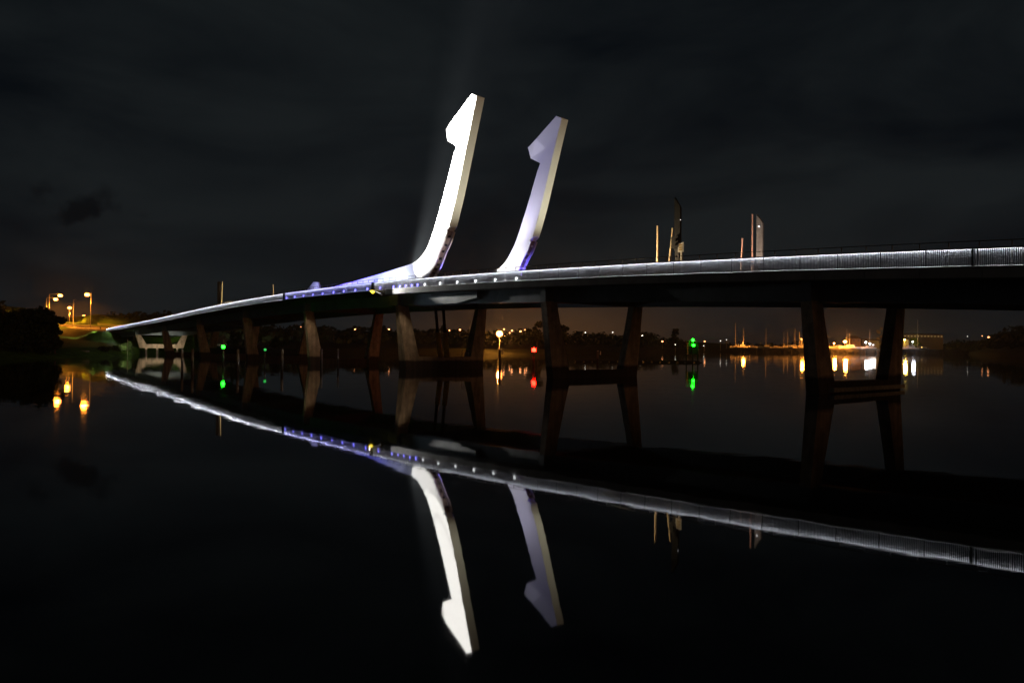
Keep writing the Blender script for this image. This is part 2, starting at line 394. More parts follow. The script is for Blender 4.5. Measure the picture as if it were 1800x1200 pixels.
# twin yellow hydraulic rams standing on the machinery pier
for (xa, ya, xb, yb) in ((765, 541, 774, 624), (778.5, 541, 786, 624)):
    a_ = on_n(xa, ya, 7.2); b_ = on_n(xb, yb, 7.2)
    x = MB(); x.tube(w(b_[0], 7.2, 1.5), w((a_[0] + b_[0]) / 2, 7.2, 4.6), .34, .30, 12); r_ = x.build('hydraulic_ram', M['yellow'], bridge, True)
    x = MB(); x.tube(w((a_[0] + b_[0]) / 2, 7.2, 4.6), w(a_[0], 7.2, 8.2), .2, .2, 10); rr = x.build('ram_rod', M['darksteel'], r_, True); rr.matrix_parent_inverse = Matrix.Identity(4)

# edge lamps on the parapet face
EL = [(118, 718), (190, 708), (267, 697), (350, 690), (435, 682), (530, 672), (622, 662), (722, 652), (828, 643), (940, 633), (1058, 622), (1113, 618), (1165, 615), (1217, 610), (1270, 604), (1332, 600), (1467, 592), (1618, 582), (1780, 573)]
EL = [(480 + a / 5, 380 + b_ / 5) for a, b_ in EL] + [(760 + a / 6, 400 + b_ / 6) for a, b_ in ((457, 565), (662, 553), (885, 537))]
EL = EL[:17] + EL[17:]
for i, (px, py) in enumerate(EL):
    s, z = on_n(px, py, -.12); blue = i < 15
    z = ztop(s) - .74
    small = i in (11, 13)
    root = leaf if LA < s < LB else bridge
    x = MB(); h = .09 if small else .115
    x.bbox(s - h, s + h, -.17, -.06, z - .09, z + .09)
    x.bbox(s + h - .07, s + h, -.16, -.06, z - .20, z - .092)
    L0 = x.build('edge_lamp', M['edge_b'] if blue else M['edge_w'], root)
    L0['label'] = 'small blue edge lamp' if blue else 'small white edge lamp'
    x = MB(); x.bbox(s - h - .03, s + h + .03, -.2, -.04, z + .092, z + .12); hd = x.build('hood', M['darksteel'], L0); hd.matrix_parent_inverse = Matrix.Identity(4)

# ------------------------------------------------------------ masts
FR = [(11.41, 30.84), (15.25, 28.93), (16.55, 28.2), (16.1, 26.7), (14.32, 25.65), (14.86, 24.77)]
front_curve = [(14.86, 24.77), (15.8, 22.8), (16.74, 20.77), (17.6, 19.1), (18.52, 17.35), (19.3, 16.1), (20.18, 15.0), (21.0, 14.2), (21.91, 13.62), (22.7, 13.3), (23.5, 13.12), (25.2, 12.93), (27.27, 12.76), (31.5, 12.42), (36.59, 12.05), (41.5, 11.75), (46.9, 11.45)]
back_curve = [(10.43, 30.34), (12.3, 25.2), (14.05, 20.35), (14.97, 18.2), (15.68, 16.7), (16.65, 15.02), (17.6, 13.95), (18.43, 12.77), (19.15, 12.0), (19.92, 11.26), (20.7, 10.6), (21.6, 10.05)]
def smooth_curve(c, k=3):
    out = []
    for i in range(len(c) - 1):
        p0 = Vector(c[max(i - 1, 0)]); p1 = Vector(c[i]); p2 = Vector(c[i + 1]); p3 = Vector(c[min(i + 2, len(c) - 1)])
        for j in range(k):
            u = j / k
            out.append(tuple(.5 * ((2 * p1) + (p2 - p0) * u + (2 * p0 - 5 * p1 + 4 * p2 - p3) * u * u + (3 * p1 - p0 - 3 * p2 + p3) * u ** 3)))
    out.append(tuple(c[-1])); return out
import bmesh
def mast(n0, root, lab):
    fc = smooth_curve(front_curve[:]); bc = smooth_curve(back_curve[:])
    zsplit = 16.2
    def inset(p, d): return (p[0] + d, p[1] + d * .45)
    bci = [p if p[1] > zsplit else inset(p, .32) for p in bc]
    th = 1.08
    tipA = on_n(783.4, 227.5, 3.5); tipB = on_n(787, 247.8, 3.2)
    # outline: head, front edge, tail tip, underside, heel, back edge
    outline = [((11.41, 30.84), 0), ((15.15, 28.86), 0), (tipA, .5), (tipB, .2), ((14.32, 25.65), 0)]
    outline += [(p, 0) for p in fc]
    outline += [((46.9, ztop(46.9) - .9), 0)]
    for s in (42, 36, 31, 27, 24, 22.6): outline.append(((s, ztop(s) - .9), 0))
    outline += [(p, 0) for p in bci[::-1]]
    bm = bmesh.new()
    def side(sgn):
        vs = []
        for (s, z), dn in outline:
            n = n0 + dn if sgn < 0 else n0 + th - dn
            vs.append(bm.verts.new(w(s, n, z)))
        qn = n0 if sgn < 0 else n0 + th
        Q = bm.verts.new(w(13.37, qn, 27.31))
        fs = [(vs[1], vs[2], vs[3]), (vs[1], vs[3], Q), (Q, vs[3], vs[4])]
        big = [vs[0], vs[1], Q] + vs[4:]
        if sgn > 0: fs = [f[::-1] for f in fs]; big = big[::-1]
        for f in fs: bm.faces.new(f)
        bf = bm.faces.new(big); bf.normal_update(); bmesh.ops.triangulate(bm, faces=[bf], ngon_method='EAR_CLIP')
        return vs
    A = side(-1); B = side(1); k = len(A)
    for i in range(k): bm.faces.new((A[i], A[(i + 1) % k], B[(i + 1) % k], B[i]))
    bmesh.ops.recalc_face_normals(bm, faces=bm.faces)
    me = bpy.data.meshes.new('mast'); bm.to_mesh(me); bm.free(); me.materials.append(M['mast'])
    o = bpy.data.objects.new('mast', me); col.objects.link(o); o.parent = root; o.matrix_parent_inverse = Matrix.Translation(-root.location)
    o['label'] = lab
    low = [p for p in bc if p[1] <= zsplit]
    # rims each side of the recess
    for a, c in ((n0 - .003, n0 + .13), (n0 + th - .17, n0 + th + .003)):
        x = MB()
        x.rings([[w(p[0], a, p[1]), w(p[0], c, p[1]), w(p[0] + .34, c, p[1] + .153), w(p[0] + .34, a, p[1] + .153)] for p in low])
        f = x.build('rim', M['mast'], o); f.matrix_parent_inverse = Matrix.Identity(4)
    x = MB()
    x.rings([[w(p[0] + .30, n0 + .14, p[1] + .13), w(p[0] + .30, n0 + th - .17, p[1] + .13), w(p[0] + .318, n0 + th - .17, p[1] + .143), w(p[0] + .318, n0 + .14, p[1] + .143)] for p in low])
    f = x.build('recess_panel', M['recess'], o); f.matrix_parent_inverse = Matrix.Identity(4)
    # sprocket lugs in the recess
    step = max(1, len(low) // 12)
    for p in low[1::2]:
        x = MB(); x.box(w(p[0] + .2, n0 + .62, p[1] + .09), T * .10, NN * .14, UP * .13)
        f = x.build('lug', M['white'] if n0 > 9 else M['darksteel'], o); f.matrix_parent_inverse = Matrix.Identity(4)
    return o
m1 = mast(3.0, leaf, 'near mast, brightly floodlit white with blue tail')
m2 = mast(15.5, leaf, 'far mast, dimmer lavender white')
# short fin at the tip of the leaf
x = MB()
for n in (3.0,):
    P_ = [on_n(*q, n) for q in ((540, 509), (545.5, 502), (551, 495.5), (559.5, 496), (562, 508))]
    x.rings([[w(s, nn_, z) for s, z in P_] for nn_ in (n, n + .22)])
x.build('tail_fin', M['mast'], leaf)

# navigation light hanging under the joint
s_, z_ = on_n(654.5, 513, -.5)
x = MB(); y0 = [on_n(*q, -.5) for q in ((650, 511.2), (653, 510), (658.5, 510.4), (659, 512.5), (655, 516.2))]
x.rings([[w(s, nn_, z) for s, z in y0] for nn_ in (-.55, -.42)]); nv_ = x.build('navigation_light', M['nav_y'], bridge); nv_['label'] = 'yellow navigation light'
x = MB(); a_ = on_n(658.5, 511.5, -.5); b_ = on_n(671, 518, -.5)
x.tube(w(a_[0], -.5, a_[1]), w(b_[0], -.5, b_[1]), .09, .12, 8); hh = x.build('hood_arm', M['white'], nv_); hh.matrix_parent_inverse = Matrix.Identity(4)
x = MB(); x.tube(w(s_, -.48, z_ + .1), w(s_, -.1, z_ + .45), .05, k=6); hh = x.build('bracket', M['darksteel'], nv_); hh.matrix_parent_inverse = Matrix.Identity(4)
light('SPOT', 'navigation_spot', w(26.0, -.85, ztop(26) - 1.32), 5200, (1, .98, .92), bridge, w(17, .0, ztop(17) - 1.26), 25, .8, .05)
light('POINT', 'navigation_glow', w(27.2, -.8, ztop(26) - .95), 3.5, (1, .9, .85), bridge, r=.05)

# ------------------------------------------------------------ floodlights on the deck
def flood(s, n, aim, energy, color, angle, label, blend=1., z=None, r=.12):
    z = (zdeck(s) + .22) if z is None else z
    p = w(s, n, z); d = (Vector(aim) - p).normalized()
    root = empty('floodlight', w(s, n, zdeck(s)), label, 'floodlight', 'floodlights set along the bridge deck')
    a = d.cross(UP).normalized(); b2 = d.cross(a)
    x = MB(); x.rings([[p + d * .0 + a * i * .12 + b2 * j * .09 for i, j in ((-1, -1), (1, -1), (1, 1), (-1, 1))], [p - d * .16 + a * i * .08 + b2 * j * .06 for i, j in ((-1, -1), (1, -1), (1, 1), (-1, 1))]]); x.build('housing', M['darksteel'], root)
    x = MB(); x.box(w(s, n, zdeck(s) + .05), T * .1, NN * .1, UP * .05); x.build('base_plate', M['darksteel'], root)
    light('SPOT', 'flood_beam', p + d * .05, energy, color, root, aim, angle, blend, r)
WH = (1, .97, .93); LV = (.72, .68, 1); BL = (.16, .12, 1); YE = (1, .94, .68)
K = 1.0
flood(20.5, .55, w(13.4, 3., 28), 1900000 * K, WH, 22, 'floodlight beside the near white mast aimed at its head')
flood(21.5, .55, w(16, 3., 21), 400000 * K, WH, 32, 'floodlight beside the near white mast aimed at its shaft')
flood(24.0, .70, w(20.5, 3., 14.8), 26000 * K, WH, 62, 'floodlight beside the near white mast aimed at its bend')
flood(26.5, .5, w(26.4, 3., 12.4), 1500, (.70, .75, 1), 165, 'white floodlight under the bend of the near mast')
flood(31, .5, w(31, 3., 12.0), 3000, (.20, .22, 1), 165, 'blue floodlight under the root of the near mast tail')
flood(36, .5, w(36, 3., 11.8), 3300, (.12, .12, 1), 165, 'blue floodlight under the middle of the near mast tail')
flood(40.5, .5, w(40.5, 3., 11.6), 3000, (.11, .10, 1), 165, 'blue floodlight two thirds along the near mast tail')
flood(45, .5, w(45, 3., 11.4), 2300, (.11, .09, 1), 165, 'blue floodlight near the tip of the near mast tail')
flood(51.5, 1.4, w(52.5, 3.2, 11.8), 420, (.45, .45, 1), 150, 'pale floodlight by the small fin at the span end')
# far mast
flood(21.0, 12.2, w(14.0, 15.5, 26), 17000, LV, 34, 'floodlight beside the far mast aimed at its head')
flood(22.5, 12.6, w(17.2, 15.5, 17), 7000, LV, 50, 'floodlight beside the far mast aimed at its shaft')
flood(23.5, 13.0, w(20, 15.5, 13.3), 4200, WH, 80, 'floodlight beside the far mast aimed at its bend')
flood(45.5, 10.0, w(16.2, 15.8, 27.6), 34000, WH, 8, 'added floodlight brightening the hook of the far mast head')  # added narrow spot, stands in for light spilling onto the hook tip
# backs of the masts, yellowish
flood(4.5, 3.6, w(13.0, 3.6, 22), 5600, YE, 50, 'yellow floodlight on the deck facing the back of the near mast')
flood(4.5, 16.1, w(13.0, 16.1, 22), 7000, YE, 50, 'yellow floodlight on the deck facing the back of the far mast')
# blue light inside the recesses
light('SPOT', 'recess_glow', w(19.0, 4.9, 11.2), 500, BL, leaf, w(16.8, 4.2, 15.5), 100, .6, .05)
light('SPOT', 'recess_glow', w(19.0, 15.9, 10.9), 2200, BL, leaf, w(18.4, 16.1, 12.9), 80, .8, .05)
light('SPOT', 'recess_glow', w(12.5, 3.4, 10.6), 900, (1, .80, .74), bridge, w(17.6, 3.5, 13.9), 42, .8, .05)  # warm spot added from the deck to brighten the near recess
# under-deck wash on the haunch
light('SPOT', 'haunch_wash', w(25.5, -4.5, 3.4), 480, (.74, .86, 1), bridge, w(12, 2.5, 8.2), 60, 1., .3)

# ------------------------------------------------------------ barriers, light columns on the deck
def boom(q0, q1, n, label, red=False):
    s0, z0 = on_n(*q0, n); s1, z1 = on_n(*q1, n)
    root = empty('barrier_arm', w(s0, n, zdeck(s0)), label, 'barrier', 'raised barrier arms on the bridge')
    a = w(s0, n, zdeck(s0) + .7); b2 = w(s1, n, z1)
    for i in range(6):
        x = MB(); p = a.lerp(b2, i / 6); q = a.lerp(b2, (i + 1) / 6)
        ra = .085 - .035 * i / 6
        rg = [[c + T * ra * u + NN * ra * v for u, v in ((-1, -1), (1, -1), (1, 1), (-1, 1))] for c in (p, q)]
        x.rings(rg); x.build('arm_section', M['salmon'] if red else M['cream'], root)
    x = MB(); x.bbox(s0 - .22, s0 + .22, n - .2, n + .2, zdeck(s0), zdeck(s0) + .95); x.build('barrier_cabinet', M['darksteel'], root)
boom((1156, 460), (1156, 397), 3.0, 'upright cream barrier arm, leftmost of the four right of the masts')
boom((1176, 462), (1182.5, 401), 3.0, 'tilted cream barrier arm beside the black signal column')
boom((1302, 455), (1305.5, 419), 16.0, 'short pinkish barrier arm left of the grey column', True)
boom((1323, 455), (1323, 377), 16.0, 'tall pink barrier arm touching the grey column', True)
boom((389, 540), (391, 495), 2.0, 'cream barrier arm beside the brown column on the left ramp')
boom((481, 520), (480.5, 500), 15.5, 'cream barrier arm alone on the left ramp nearest the masts')
def column(x0, x1, ytop, n, label, lit=None, m_='darksteel', slant=.9):
    sa, z = on_n(x0, ytop, n); sb, _ = on_n(x1, ytop, n); sm = (sa + sb) / 2; h = abs(sa - sb) / 2
    root = empty('light_column', w(sm, n, zdeck(sm)), label, 'column', 'blade columns on the bridge')
    zb = zdeck(sm); x = MB()
    x.rings([[w(sm - h, n - .1, zb + 2.2), w(sm + h, n - .1, zb + 2.2), w(sm + h, n + .1, zb + 2.2), w(sm - h, n + .1, zb + 2.2)],
             [w(sm - h, n - .1, z - slant), w(sm + h, n - .1, z), w(sm + h, n + .1, z), w(sm - h, n + .1, z - slant)]])
    x.build('blade', M[m_], root)
    x = MB(); x.bbox(sm - h * .7, sm + h * .7, n - .08, n + .08, zb, zb + 2.2); x.build('base', M['darksteel'], root)
    return root, sm, zb, z, h
cr, sm, zb, zt, h = column(1187, 1197, 347, 3.0, 'tall black blade column with slanted top and a pale notice plate')
x = MB(); x.bbox(sm - .42, sm + .30, 2.55, 2.85, zb + 2.35, zb + 3.25); sg = x.build('signal_head', M['darksteel'], cr)
x = MB()
for dz in (2.6, 2.95): x.tube(w(sm - .15, 2.54, zb + dz), w(sm - .15, 2.42, zb + dz), .11, .11, 10)
y = x.build('signal_visor', M['darksteel'], sg); y.matrix_parent_inverse = Matrix.Identity(4)
sA, zA = on_n(1192, 427, 2.6); sB, zB = on_n(1202, 442.5, 2.6)
x = MB(); x.bbox(sB, sA, 2.56, 2.6, zB, zA); pl = x.build('notice_plate', M['white'], cr)
x = MB()
for k in range(3):
    zc = zA + (zB - zA) * (.27 + .24 * k); x.bbox(sB + .12, sA - .12, 2.545, 2.558, zc - .045, zc + .045)
y = x.build('lettering_line', M['yellow'], pl); y.matrix_parent_inverse = Matrix.Identity(4)
x = MB(); x.bbox((sA + sB) / 2 - .07, (sA + sB) / 2 + .07, 2.6, 2.7, zb, zA); x.build('plate_post', M['white'], cr)
x = MB(); x.ball(w(sm - h - .05, 2.9, zt - 1.9), .035); x.build('lamp', M['edge_w'], cr)
c2, sm2, zb2, zt2, h2 = column(1331, 1342, 377, 16.0, 'grey blade column with slanted top and a small white lamp', m_='galv')
x = MB(); x.tube(w(sm2 + .05, 15.9, zt2 - 1.15), w(sm2 + .05, 15.78, zt2 - 1.15), .07, .06, 10); x.build('lamp', M['edge_w'], c2)
x = MB(); x.bbox(sm2 - .3, sm2 + .2, 15.4, 15.7, zb2 + 1.55, zb2 + 2.15); x.build('signal_head', M['darksteel'], c2)
c3, sm3, zb3, zt3, h3 = column(383, 387.5, 495, 2.2, 'dark brown blade column on the left ramp', m_='rust', slant=.1)
light('SPOT', 'barrier_fill', w(-12, 1.0, zdeck(-12) + .4), 3600, (1, .72, .40), bridge, w(-17, 3, 12.0), 90, .8, .1)  # spots without fixtures, added to brighten the arms and notice plate
light('SPOT', 'barrier_fill', w(-12.5, 12.5, zdeck(-12) + .4), 2000, (1, .70, .52), bridge, w(-15.5, 16, 12.0), 80, .8, .1)
light('SPOT', 'column_light', w(-22, 13.5, zdeck(-22) + .4), 200, (.85, .9, 1), bridge, w(-16.5, 16, 13.5), 40, .8, .1)
light('SPOT', 'barrier_fill', w(82, .6, zdeck(82) + .4), 6000, (1, .80, .40), bridge, w(98, 2, 13.0), 60, .8, .1)
light('SPOT', 'barrier_fill', w(96, 12., zdeck(92) + .4), 2500, (1, .78, .50), bridge, w(101, 15.5, 13.0), 90, .8, .1)
light('SPOT', 'parapet_tint', w(-17, 4.5, zdeck(-17) + .5), 12, (1, .3, .2), bridge, w(-15.2, 16, 9.5), 60, .8, .1)

for s_, e_ in ((24.4, 420), (52.7, 520), (P5, 40)):
    light('SPOT', 'pier_fill', w(s_ - 3.0, -.6, ztop(s_) - 1.3), e_, (1, .80, .55), bridge, w(s_, 2., 2.5), 50, .9, .1)  # weak fill added below the deck edge for the outer leg faces
# ------------------------------------------------------------ land
SH = [(-900, 70), (-300, 105), (0, 128), (100, 142), (180, 158), (232, 172), (242, 214), (338, 220), (350, 180), (420, 165), (560, 190), (700, 230), (900, 262), (1100, 290), (1135, 340), (1170, 520), (1300, 560), (1600, 560), (1700, 520), (1755, 330), (1850, 230), (2200, 150), (2700, 110)]
RG = [(-900, 500), (0, 535), (110, 548), (190, 553), (300, 556), (490, 578), (600, 581), (750, 583), (900, 586.5), (1010, 590), (1100, 591), (1165, 598), (1240, 602), (1300, 606), (1500, 607), (1660, 605), (1730, 598), (1760, 584), (1800, 579), (1900, 570), (2700, 560)]
def itp(tb, x): return float(np.interp(x, [a for a, _ in tb], [b for _, b in tb]))
def hor(x): return 608 + .009 * (x - 900)
rnd = random.Random(3)
_ph = [(rnd.uniform(.01, .09), rnd.uniform(0, 6.3), rnd.uniform(.2, 1)) for _ in range(14)]
def wob(x): return sum(a * math.sin(f * x + p) for f, p, a in _ph) / 4
def ground(X, Y):
    px = 900 + FPX * X / Y; sh = itp(SH, px); e = Y - sh
    D = 230 if px < 1120 else 140
    ridge = 3 + (hor(px) - itp(RG, px) + wob(px) * .8) / FPX * (sh + D)
    if e < 0: h = max(-2.5, e * .35)
    elif e < 12: h = .16 * e
    else: h = 1.9 + (ridge - 1.9) * min(1, ((e - 12) / (D - 12))) ** 1.6
    if e > D: h = ridge + (e - D) * .0005
    # road embankment
    P = Vector((X, Y, 0)) - O; s = P.dot(T); n = P.dot(NN)
    if s > 150:
        zr = road_z(s)
        dn = max(0, -3 - n, n - 24); ds = max(0, 193 - s)
        h2 = zr - .45 * dn - .45 * ds
        if e > -3 or ds == 0: h = max(h, min(h2, zr))
        if -4 < n < 25 and s > 193: h = zr - .05
    return h
def road_z(s): return 6.25 + max(0, (s - 205)) * .036
def e_rows():
    r = [-14, -8, -4, -2, 0, 2, 4, 6, 9, 12]; v = 16
    while v < 760: r.append(v); v += 3.2 if v < 150 else 11
    r += [1200, 2500, 4500]; return r
er = e_rows(); pxs = list(np.arange(-880, 2690, 7.))
vs = []; 
for px in pxs:
    sh = itp(SH, px)
    for e in er:
        Y = sh + e; X = gx(px, Y); vs.append((X, Y, ground(X, Y)))
fs = []
k = len(er)
for i in range(len(pxs) - 1):
    for j in range(k - 1): fs.append((i * k + j, (i + 1) * k + j, (i + 1) * k + j + 1, i * k + j + 1))
mb = MB(); mb.add(vs, fs); mb.mi = [0 if pxs[q // (k - 1)] < 352 else 1 for q in range(len(fs))]
tag(mb.build('far_shore_ground', [M['grass'], M['scrub']], None, True), kind='structure')

# approach road on the embankment
mb = MB(); mb.rings([[w(s, n, road_z(s) + dz) for n, dz in ((3, .0), (3, .06), (15.5, .06), (15.5, .0))] for s in frange(200, 330, 5)])
tag(mb.build('approach_road', M['asphalt']), kind='structure')
mb = MB(); mb.rings([[w(s, n, road_z(s) + dz) for n, dz in ((.4, .0), (.4, .19), (2.9, .19), (2.9, .0))] for s in frange(200.3, 330, 5)])
tag(mb.build('approach_footpath', M['deck_concrete']), kind='structure')
def fence(n, a, b2, label, h=1.1):
    root = empty('roadside_railing', w(a, n, road_z(a)), label, 'railing')
    x = MB(); s = a; 
    x.rings([[w(s, n + i, road_z(s) + z) for i, z in ((-.03, h), (.03, h), (.03, h - .12), (-.03, h - .12))] for s in frange(a, b2, 5)])
    x.rings([[w(s, n + i, road_z(s) + z) for i, z in ((-.03, h * .5), (.03, h * .5), (.03, h * .5 - .09), (-.03, h * .5 - .09))] for s in frange(a, b2, 5)])
    x.build('rail', M['galv'], root)
    x = MB()
    s = a
    while s < b2: x.tube(w(s, n, road_z(s) - .2), w(s, n, road_z(s) + h), .05, k=5); s += 2.2
    tag(x.build('post', M['galv'], root), kind='stuff')
fence(.0, 200.5, 320, 'orange lit galvanised railing on the near side of the left approach road')
fence(17.5, 200.5, 320, 'orange lit galvanised railing on the far side of the left approach road')
mb = MB(); mb.rings([[w(s, n, road_z(s) + dz) for n, dz in ((.3, .06), (-4.6, -1.5), (-4.6, -2.6), (.3, -.6))] for s in frange(199, 330, 4)])
tag(mb.build('added_verge', M['gravel']), kind='structure')  # pale slope added beside the road, tilted to catch the lamplight
# bank-side retaining kerb
mb = MB(); mb.rings([[at(px, 612, 158) + Vector((0, dy, dz - at(px, 612, 158).z)) for dy, dz in ((0, .9), (0, 1.25), (.5, 1.25), (.5, .9))] for px in (100, 118, 136, 155)])
tag(mb.build('bank_wall', M['deck_concrete']), 'low pale wall along the left bank below the orange road', 'wall')

# ------------------------------------------------------------ trees
def leaves(x, c, rx, rz, n, size, r):
    cl = [(Vector((r.gauss(0, .42) * rx, r.gauss(0, .42) * rx, r.uniform(-.8, .85) * rz)), r.uniform(.22, .5) * rx) for _ in range(max(5, n // 90))]
    for _ in range(n):
        cc, cr_ = cl[r.randrange(len(cl))]
        d = Vector((r.gauss(0, 1), r.gauss(0, 1), r.gauss(0, .8))).normalized() * cr_ * r.random() ** .45
        p = Vector(c) + cc + d
        a = Vector((r.gauss(0, 1), r.gauss(0, 1), r.gauss(0, 1))).normalized(); b_ = a.cross(Vector((r.gauss(0, 1), r.gauss(0, 1), r.gauss(0, 1)))).normalized()
        s = size * r.uniform(.6, 1.3)
        x.add([p - a * s, p + b_ * s * .6, p + a * s, p - b_ * s * .6], [(0, 1, 2, 3)])
def tree(X, Y, ztop_, rx, label, seed, group=None, name='tree', mt='leaf2', n=1100, size=.32, base=None):
    r = random.Random(seed); g = ground(X, Y) if base is None else base
    H = ztop_ - g
    root = empty(name, (X, Y, g), label, 'tree' if name != 'bush' else 'bush', group)
    x = MB(); top = Vector((X + r.uniform(-.3, .3), Y, g + H * .62))
    x.tube((X, Y, g - .4), top, .05 * H * .6 + .05, .05, 7)
    for q in range(5):
        t0 = r.uniform(.3, .9); st = Vector((X, Y, g)).lerp(top, t0); a = r.uniform(0, 6.28)
        x.tube(st, st + Vector((math.cos(a) * rx * .6, math.sin(a) * rx * .6, H * .22)), .05, .02, 5)
    x.build('trunk' if name != 'bush' else 'stems', M['bark'], root)
    x = MB(); leaves(x, (X, Y, g + H * .56), rx, H * .42, n, size, r); x.build('crown' if name != 'bush' else 'foliage', M[mt], root)
def treepx(px, ytop, Y, wpx, label, seed, **k):
    p = at(px, ytop, Y); tree(p.x, Y, p.z, wpx / 2 / FPX * Y, label, seed, **k)
G1 = 'dark trees on the left bank'
treepx(8, 548, 150, 46, 'dark tree on the left bank at the photo edge', 1, group=G1, n=2600, size=.42)
treepx(34, 545, 148, 50, 'dark broad tree on the left bank, second from the photo edge', 2, group=G1, n=2600, size=.42)
treepx(62, 543, 150, 50, 'dark broad tree on the left bank, third from the photo edge', 3, group=G1, n=2600, size=.42)
treepx(86, 552, 148, 40, 'dark tree on the left bank just left of the orange road', 4, group=G1, n=2400, size=.40)
treepx(97, 575, 146, 24, 'small dark tree below the orange road', 5, group=G1, n=1200, size=.35)
treepx(72, 590, 144, 60, 'low dark bush at the water under the left trees', 6, group=G1, name='bush', n=2200, size=.4)
treepx(25, 590, 140, 70, 'wide low dark bush at the water at the photo edge', 16, group=G1, name='bush', n=2600, size=.4)
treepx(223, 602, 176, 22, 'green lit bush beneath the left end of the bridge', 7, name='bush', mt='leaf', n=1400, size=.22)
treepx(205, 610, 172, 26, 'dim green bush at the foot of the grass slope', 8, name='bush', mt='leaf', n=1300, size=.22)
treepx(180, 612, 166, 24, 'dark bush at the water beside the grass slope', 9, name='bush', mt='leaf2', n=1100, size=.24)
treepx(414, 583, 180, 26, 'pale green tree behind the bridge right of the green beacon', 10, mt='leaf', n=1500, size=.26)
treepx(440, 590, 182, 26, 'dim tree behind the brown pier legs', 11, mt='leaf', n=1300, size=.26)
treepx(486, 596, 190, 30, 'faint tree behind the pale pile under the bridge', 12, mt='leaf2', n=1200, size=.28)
treepx(945, 557, 300, 24, 'slender dark tree against the orange glow left of the third pier', 13, n=2200, size=.42)
treepx(934, 574, 300, 22, 'low dark tree against the orange glow beside the slender one', 14, n=800, size=.5)
treepx(988, 567, 300, 22, 'dark tree against the orange glow inside the third pier', 15, n=2000, size=.42)
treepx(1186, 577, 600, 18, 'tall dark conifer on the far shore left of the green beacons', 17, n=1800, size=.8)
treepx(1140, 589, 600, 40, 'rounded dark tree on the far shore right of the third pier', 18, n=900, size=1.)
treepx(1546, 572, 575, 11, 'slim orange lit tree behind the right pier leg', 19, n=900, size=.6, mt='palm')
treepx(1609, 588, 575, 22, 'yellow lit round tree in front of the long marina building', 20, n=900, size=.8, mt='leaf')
# wooded skyline: one dense far mass
r = random.Random(11); x = MB()
for i in range(9000):
    px = r.uniform(-300, 2100); sh = itp(SH, px); D = 230 if px < 1120 else 140
    Y = sh + D * r.uniform(.35, 1.05); X = gx(px, Y)
    P = Vector((X, Y, 0)) - O
    if P.dot(T) > 170 and -12 < P.dot(NN) < 34: continue
    if 1240 < px < 1660 and Y < 690: continue
    g = ground(X, Y); hh_ = r.uniform(.5, 3.2) * (1 + .5 * math.sin(px * .05) + .5 * math.sin(px * .13 + 2))
    p = Vector((X, Y, g + hh_ * .6)); s = r.uniform(.7, 1.8)
    a = Vector((r.gauss(0, 1), r.gauss(0, .5), r.gauss(0, .7))).normalized(); b_ = a.cross(Vector((r.gauss(0, 1), r.gauss(0, 1), r.gauss(0, 1)))).normalized()
    x.add([p - a * s, p + b_ * s * .7, p + a * s, p - b_ * s * .7], [(0, 1, 2, 3)])
tag(x.build('far_woodland', M['leaf2']), 'dark wooded skyline of the far shore', 'woodland', kind='stuff')

# ------------------------------------------------------------ street lamps
def lamp(px, py, Y, label, group, r_=.34, mt='sodium', arm=0., polepx=None, real=None, zg=None):
    if mt in ('sodium_far', 'white_dim'): r_ *= 1.35
    p = at(px, py, Y); base_x = p.x if polepx is None else gx(polepx, Y)
    g = ground(base_x, Y) if zg is None else zg
    g = min(g, p.z - 2)
    root = empty('street_lamp', (base_x, Y, g), label, 'street lamp', group)
    x = MB(); x.tube((base_x, Y, g - .3), (base_x, Y, p.z + .5), .13, .08, 8)
    x.tube((base_x, Y, p.z + .5), (p.x, Y, p.z + r_ * .8 + .1), .06, .06, 6); x.build('pole', M['galv'], root)
    x = MB(); x.ball(p, r_, .7); x.build('lamp_globe', M[mt], root)
    x = MB(); x.tube((p.x, Y, p.z + r_ * .72), (p.x, Y, p.z + r_ * .72 + .18), r_ * 1.0, r_ * .4, 10); x.build('cap', M['darksteel'], root)
    return p
SOD = (1, .29, .02)
GL = 'orange street lamps on the left approach road'
lamp(98, 526, 345, 'orange street lamp, left one of the close pair above the dark trees', GL, .95, polepx=81)
lamp(106, 519.5, 330, 'orange street lamp, right one of the close pair above the dark trees', GL, .95, polepx=86)
for (px, py, Y, e_) in ((98, 527, 345, 26000), (106, 520.5, 330, 26000), (153.5, 519, 285, 30000), (122.5, 542, 400, 20000)):
    p = at(px, py + 3, Y); light('SPOT', 'road_light', p - UP * 1.2, e_ * 2.3, SOD, None, p - UP * 20, 168, .3, .9); light('POINT', 'road_glow', p + Vector((0, -1.6, 1.)), e_ * .13, SOD, r=1.)
lamp(122.5, 541, 400, 'orange street lamp between the close pair and the tallest one', GL, 1.0)
lamp(153.5, 518, 285, 'tallest orange street lamp, standing alone right of the others', GL, .92, polepx=159)
lamp(148, 556, 470, 'orange street lamp just above the curving road rail', GL, 1.3)
lamp(142, 564, 520, 'lowest orange street lamp beside the road', GL, 1.1)
p = at(129, 527, 290); g = ground(p.x, 290)
root = empty('lamp_post', (p.x, 290, g), 'bare unlit post rising from the orange road', 'post')
x = MB(); x.tube((p.x, 290, g - .3), (p.x, 290, p.z), .16, .09, 8); x.build('pole', M['galv'], root)
x = MB(); x.tube((p.x, 290, p.z), (p.x + 1.2, 290, p.z + .2), .06, .05, 6); x.build('arm', M['galv'], root)
GF = 'small distant lamps along the far shore'
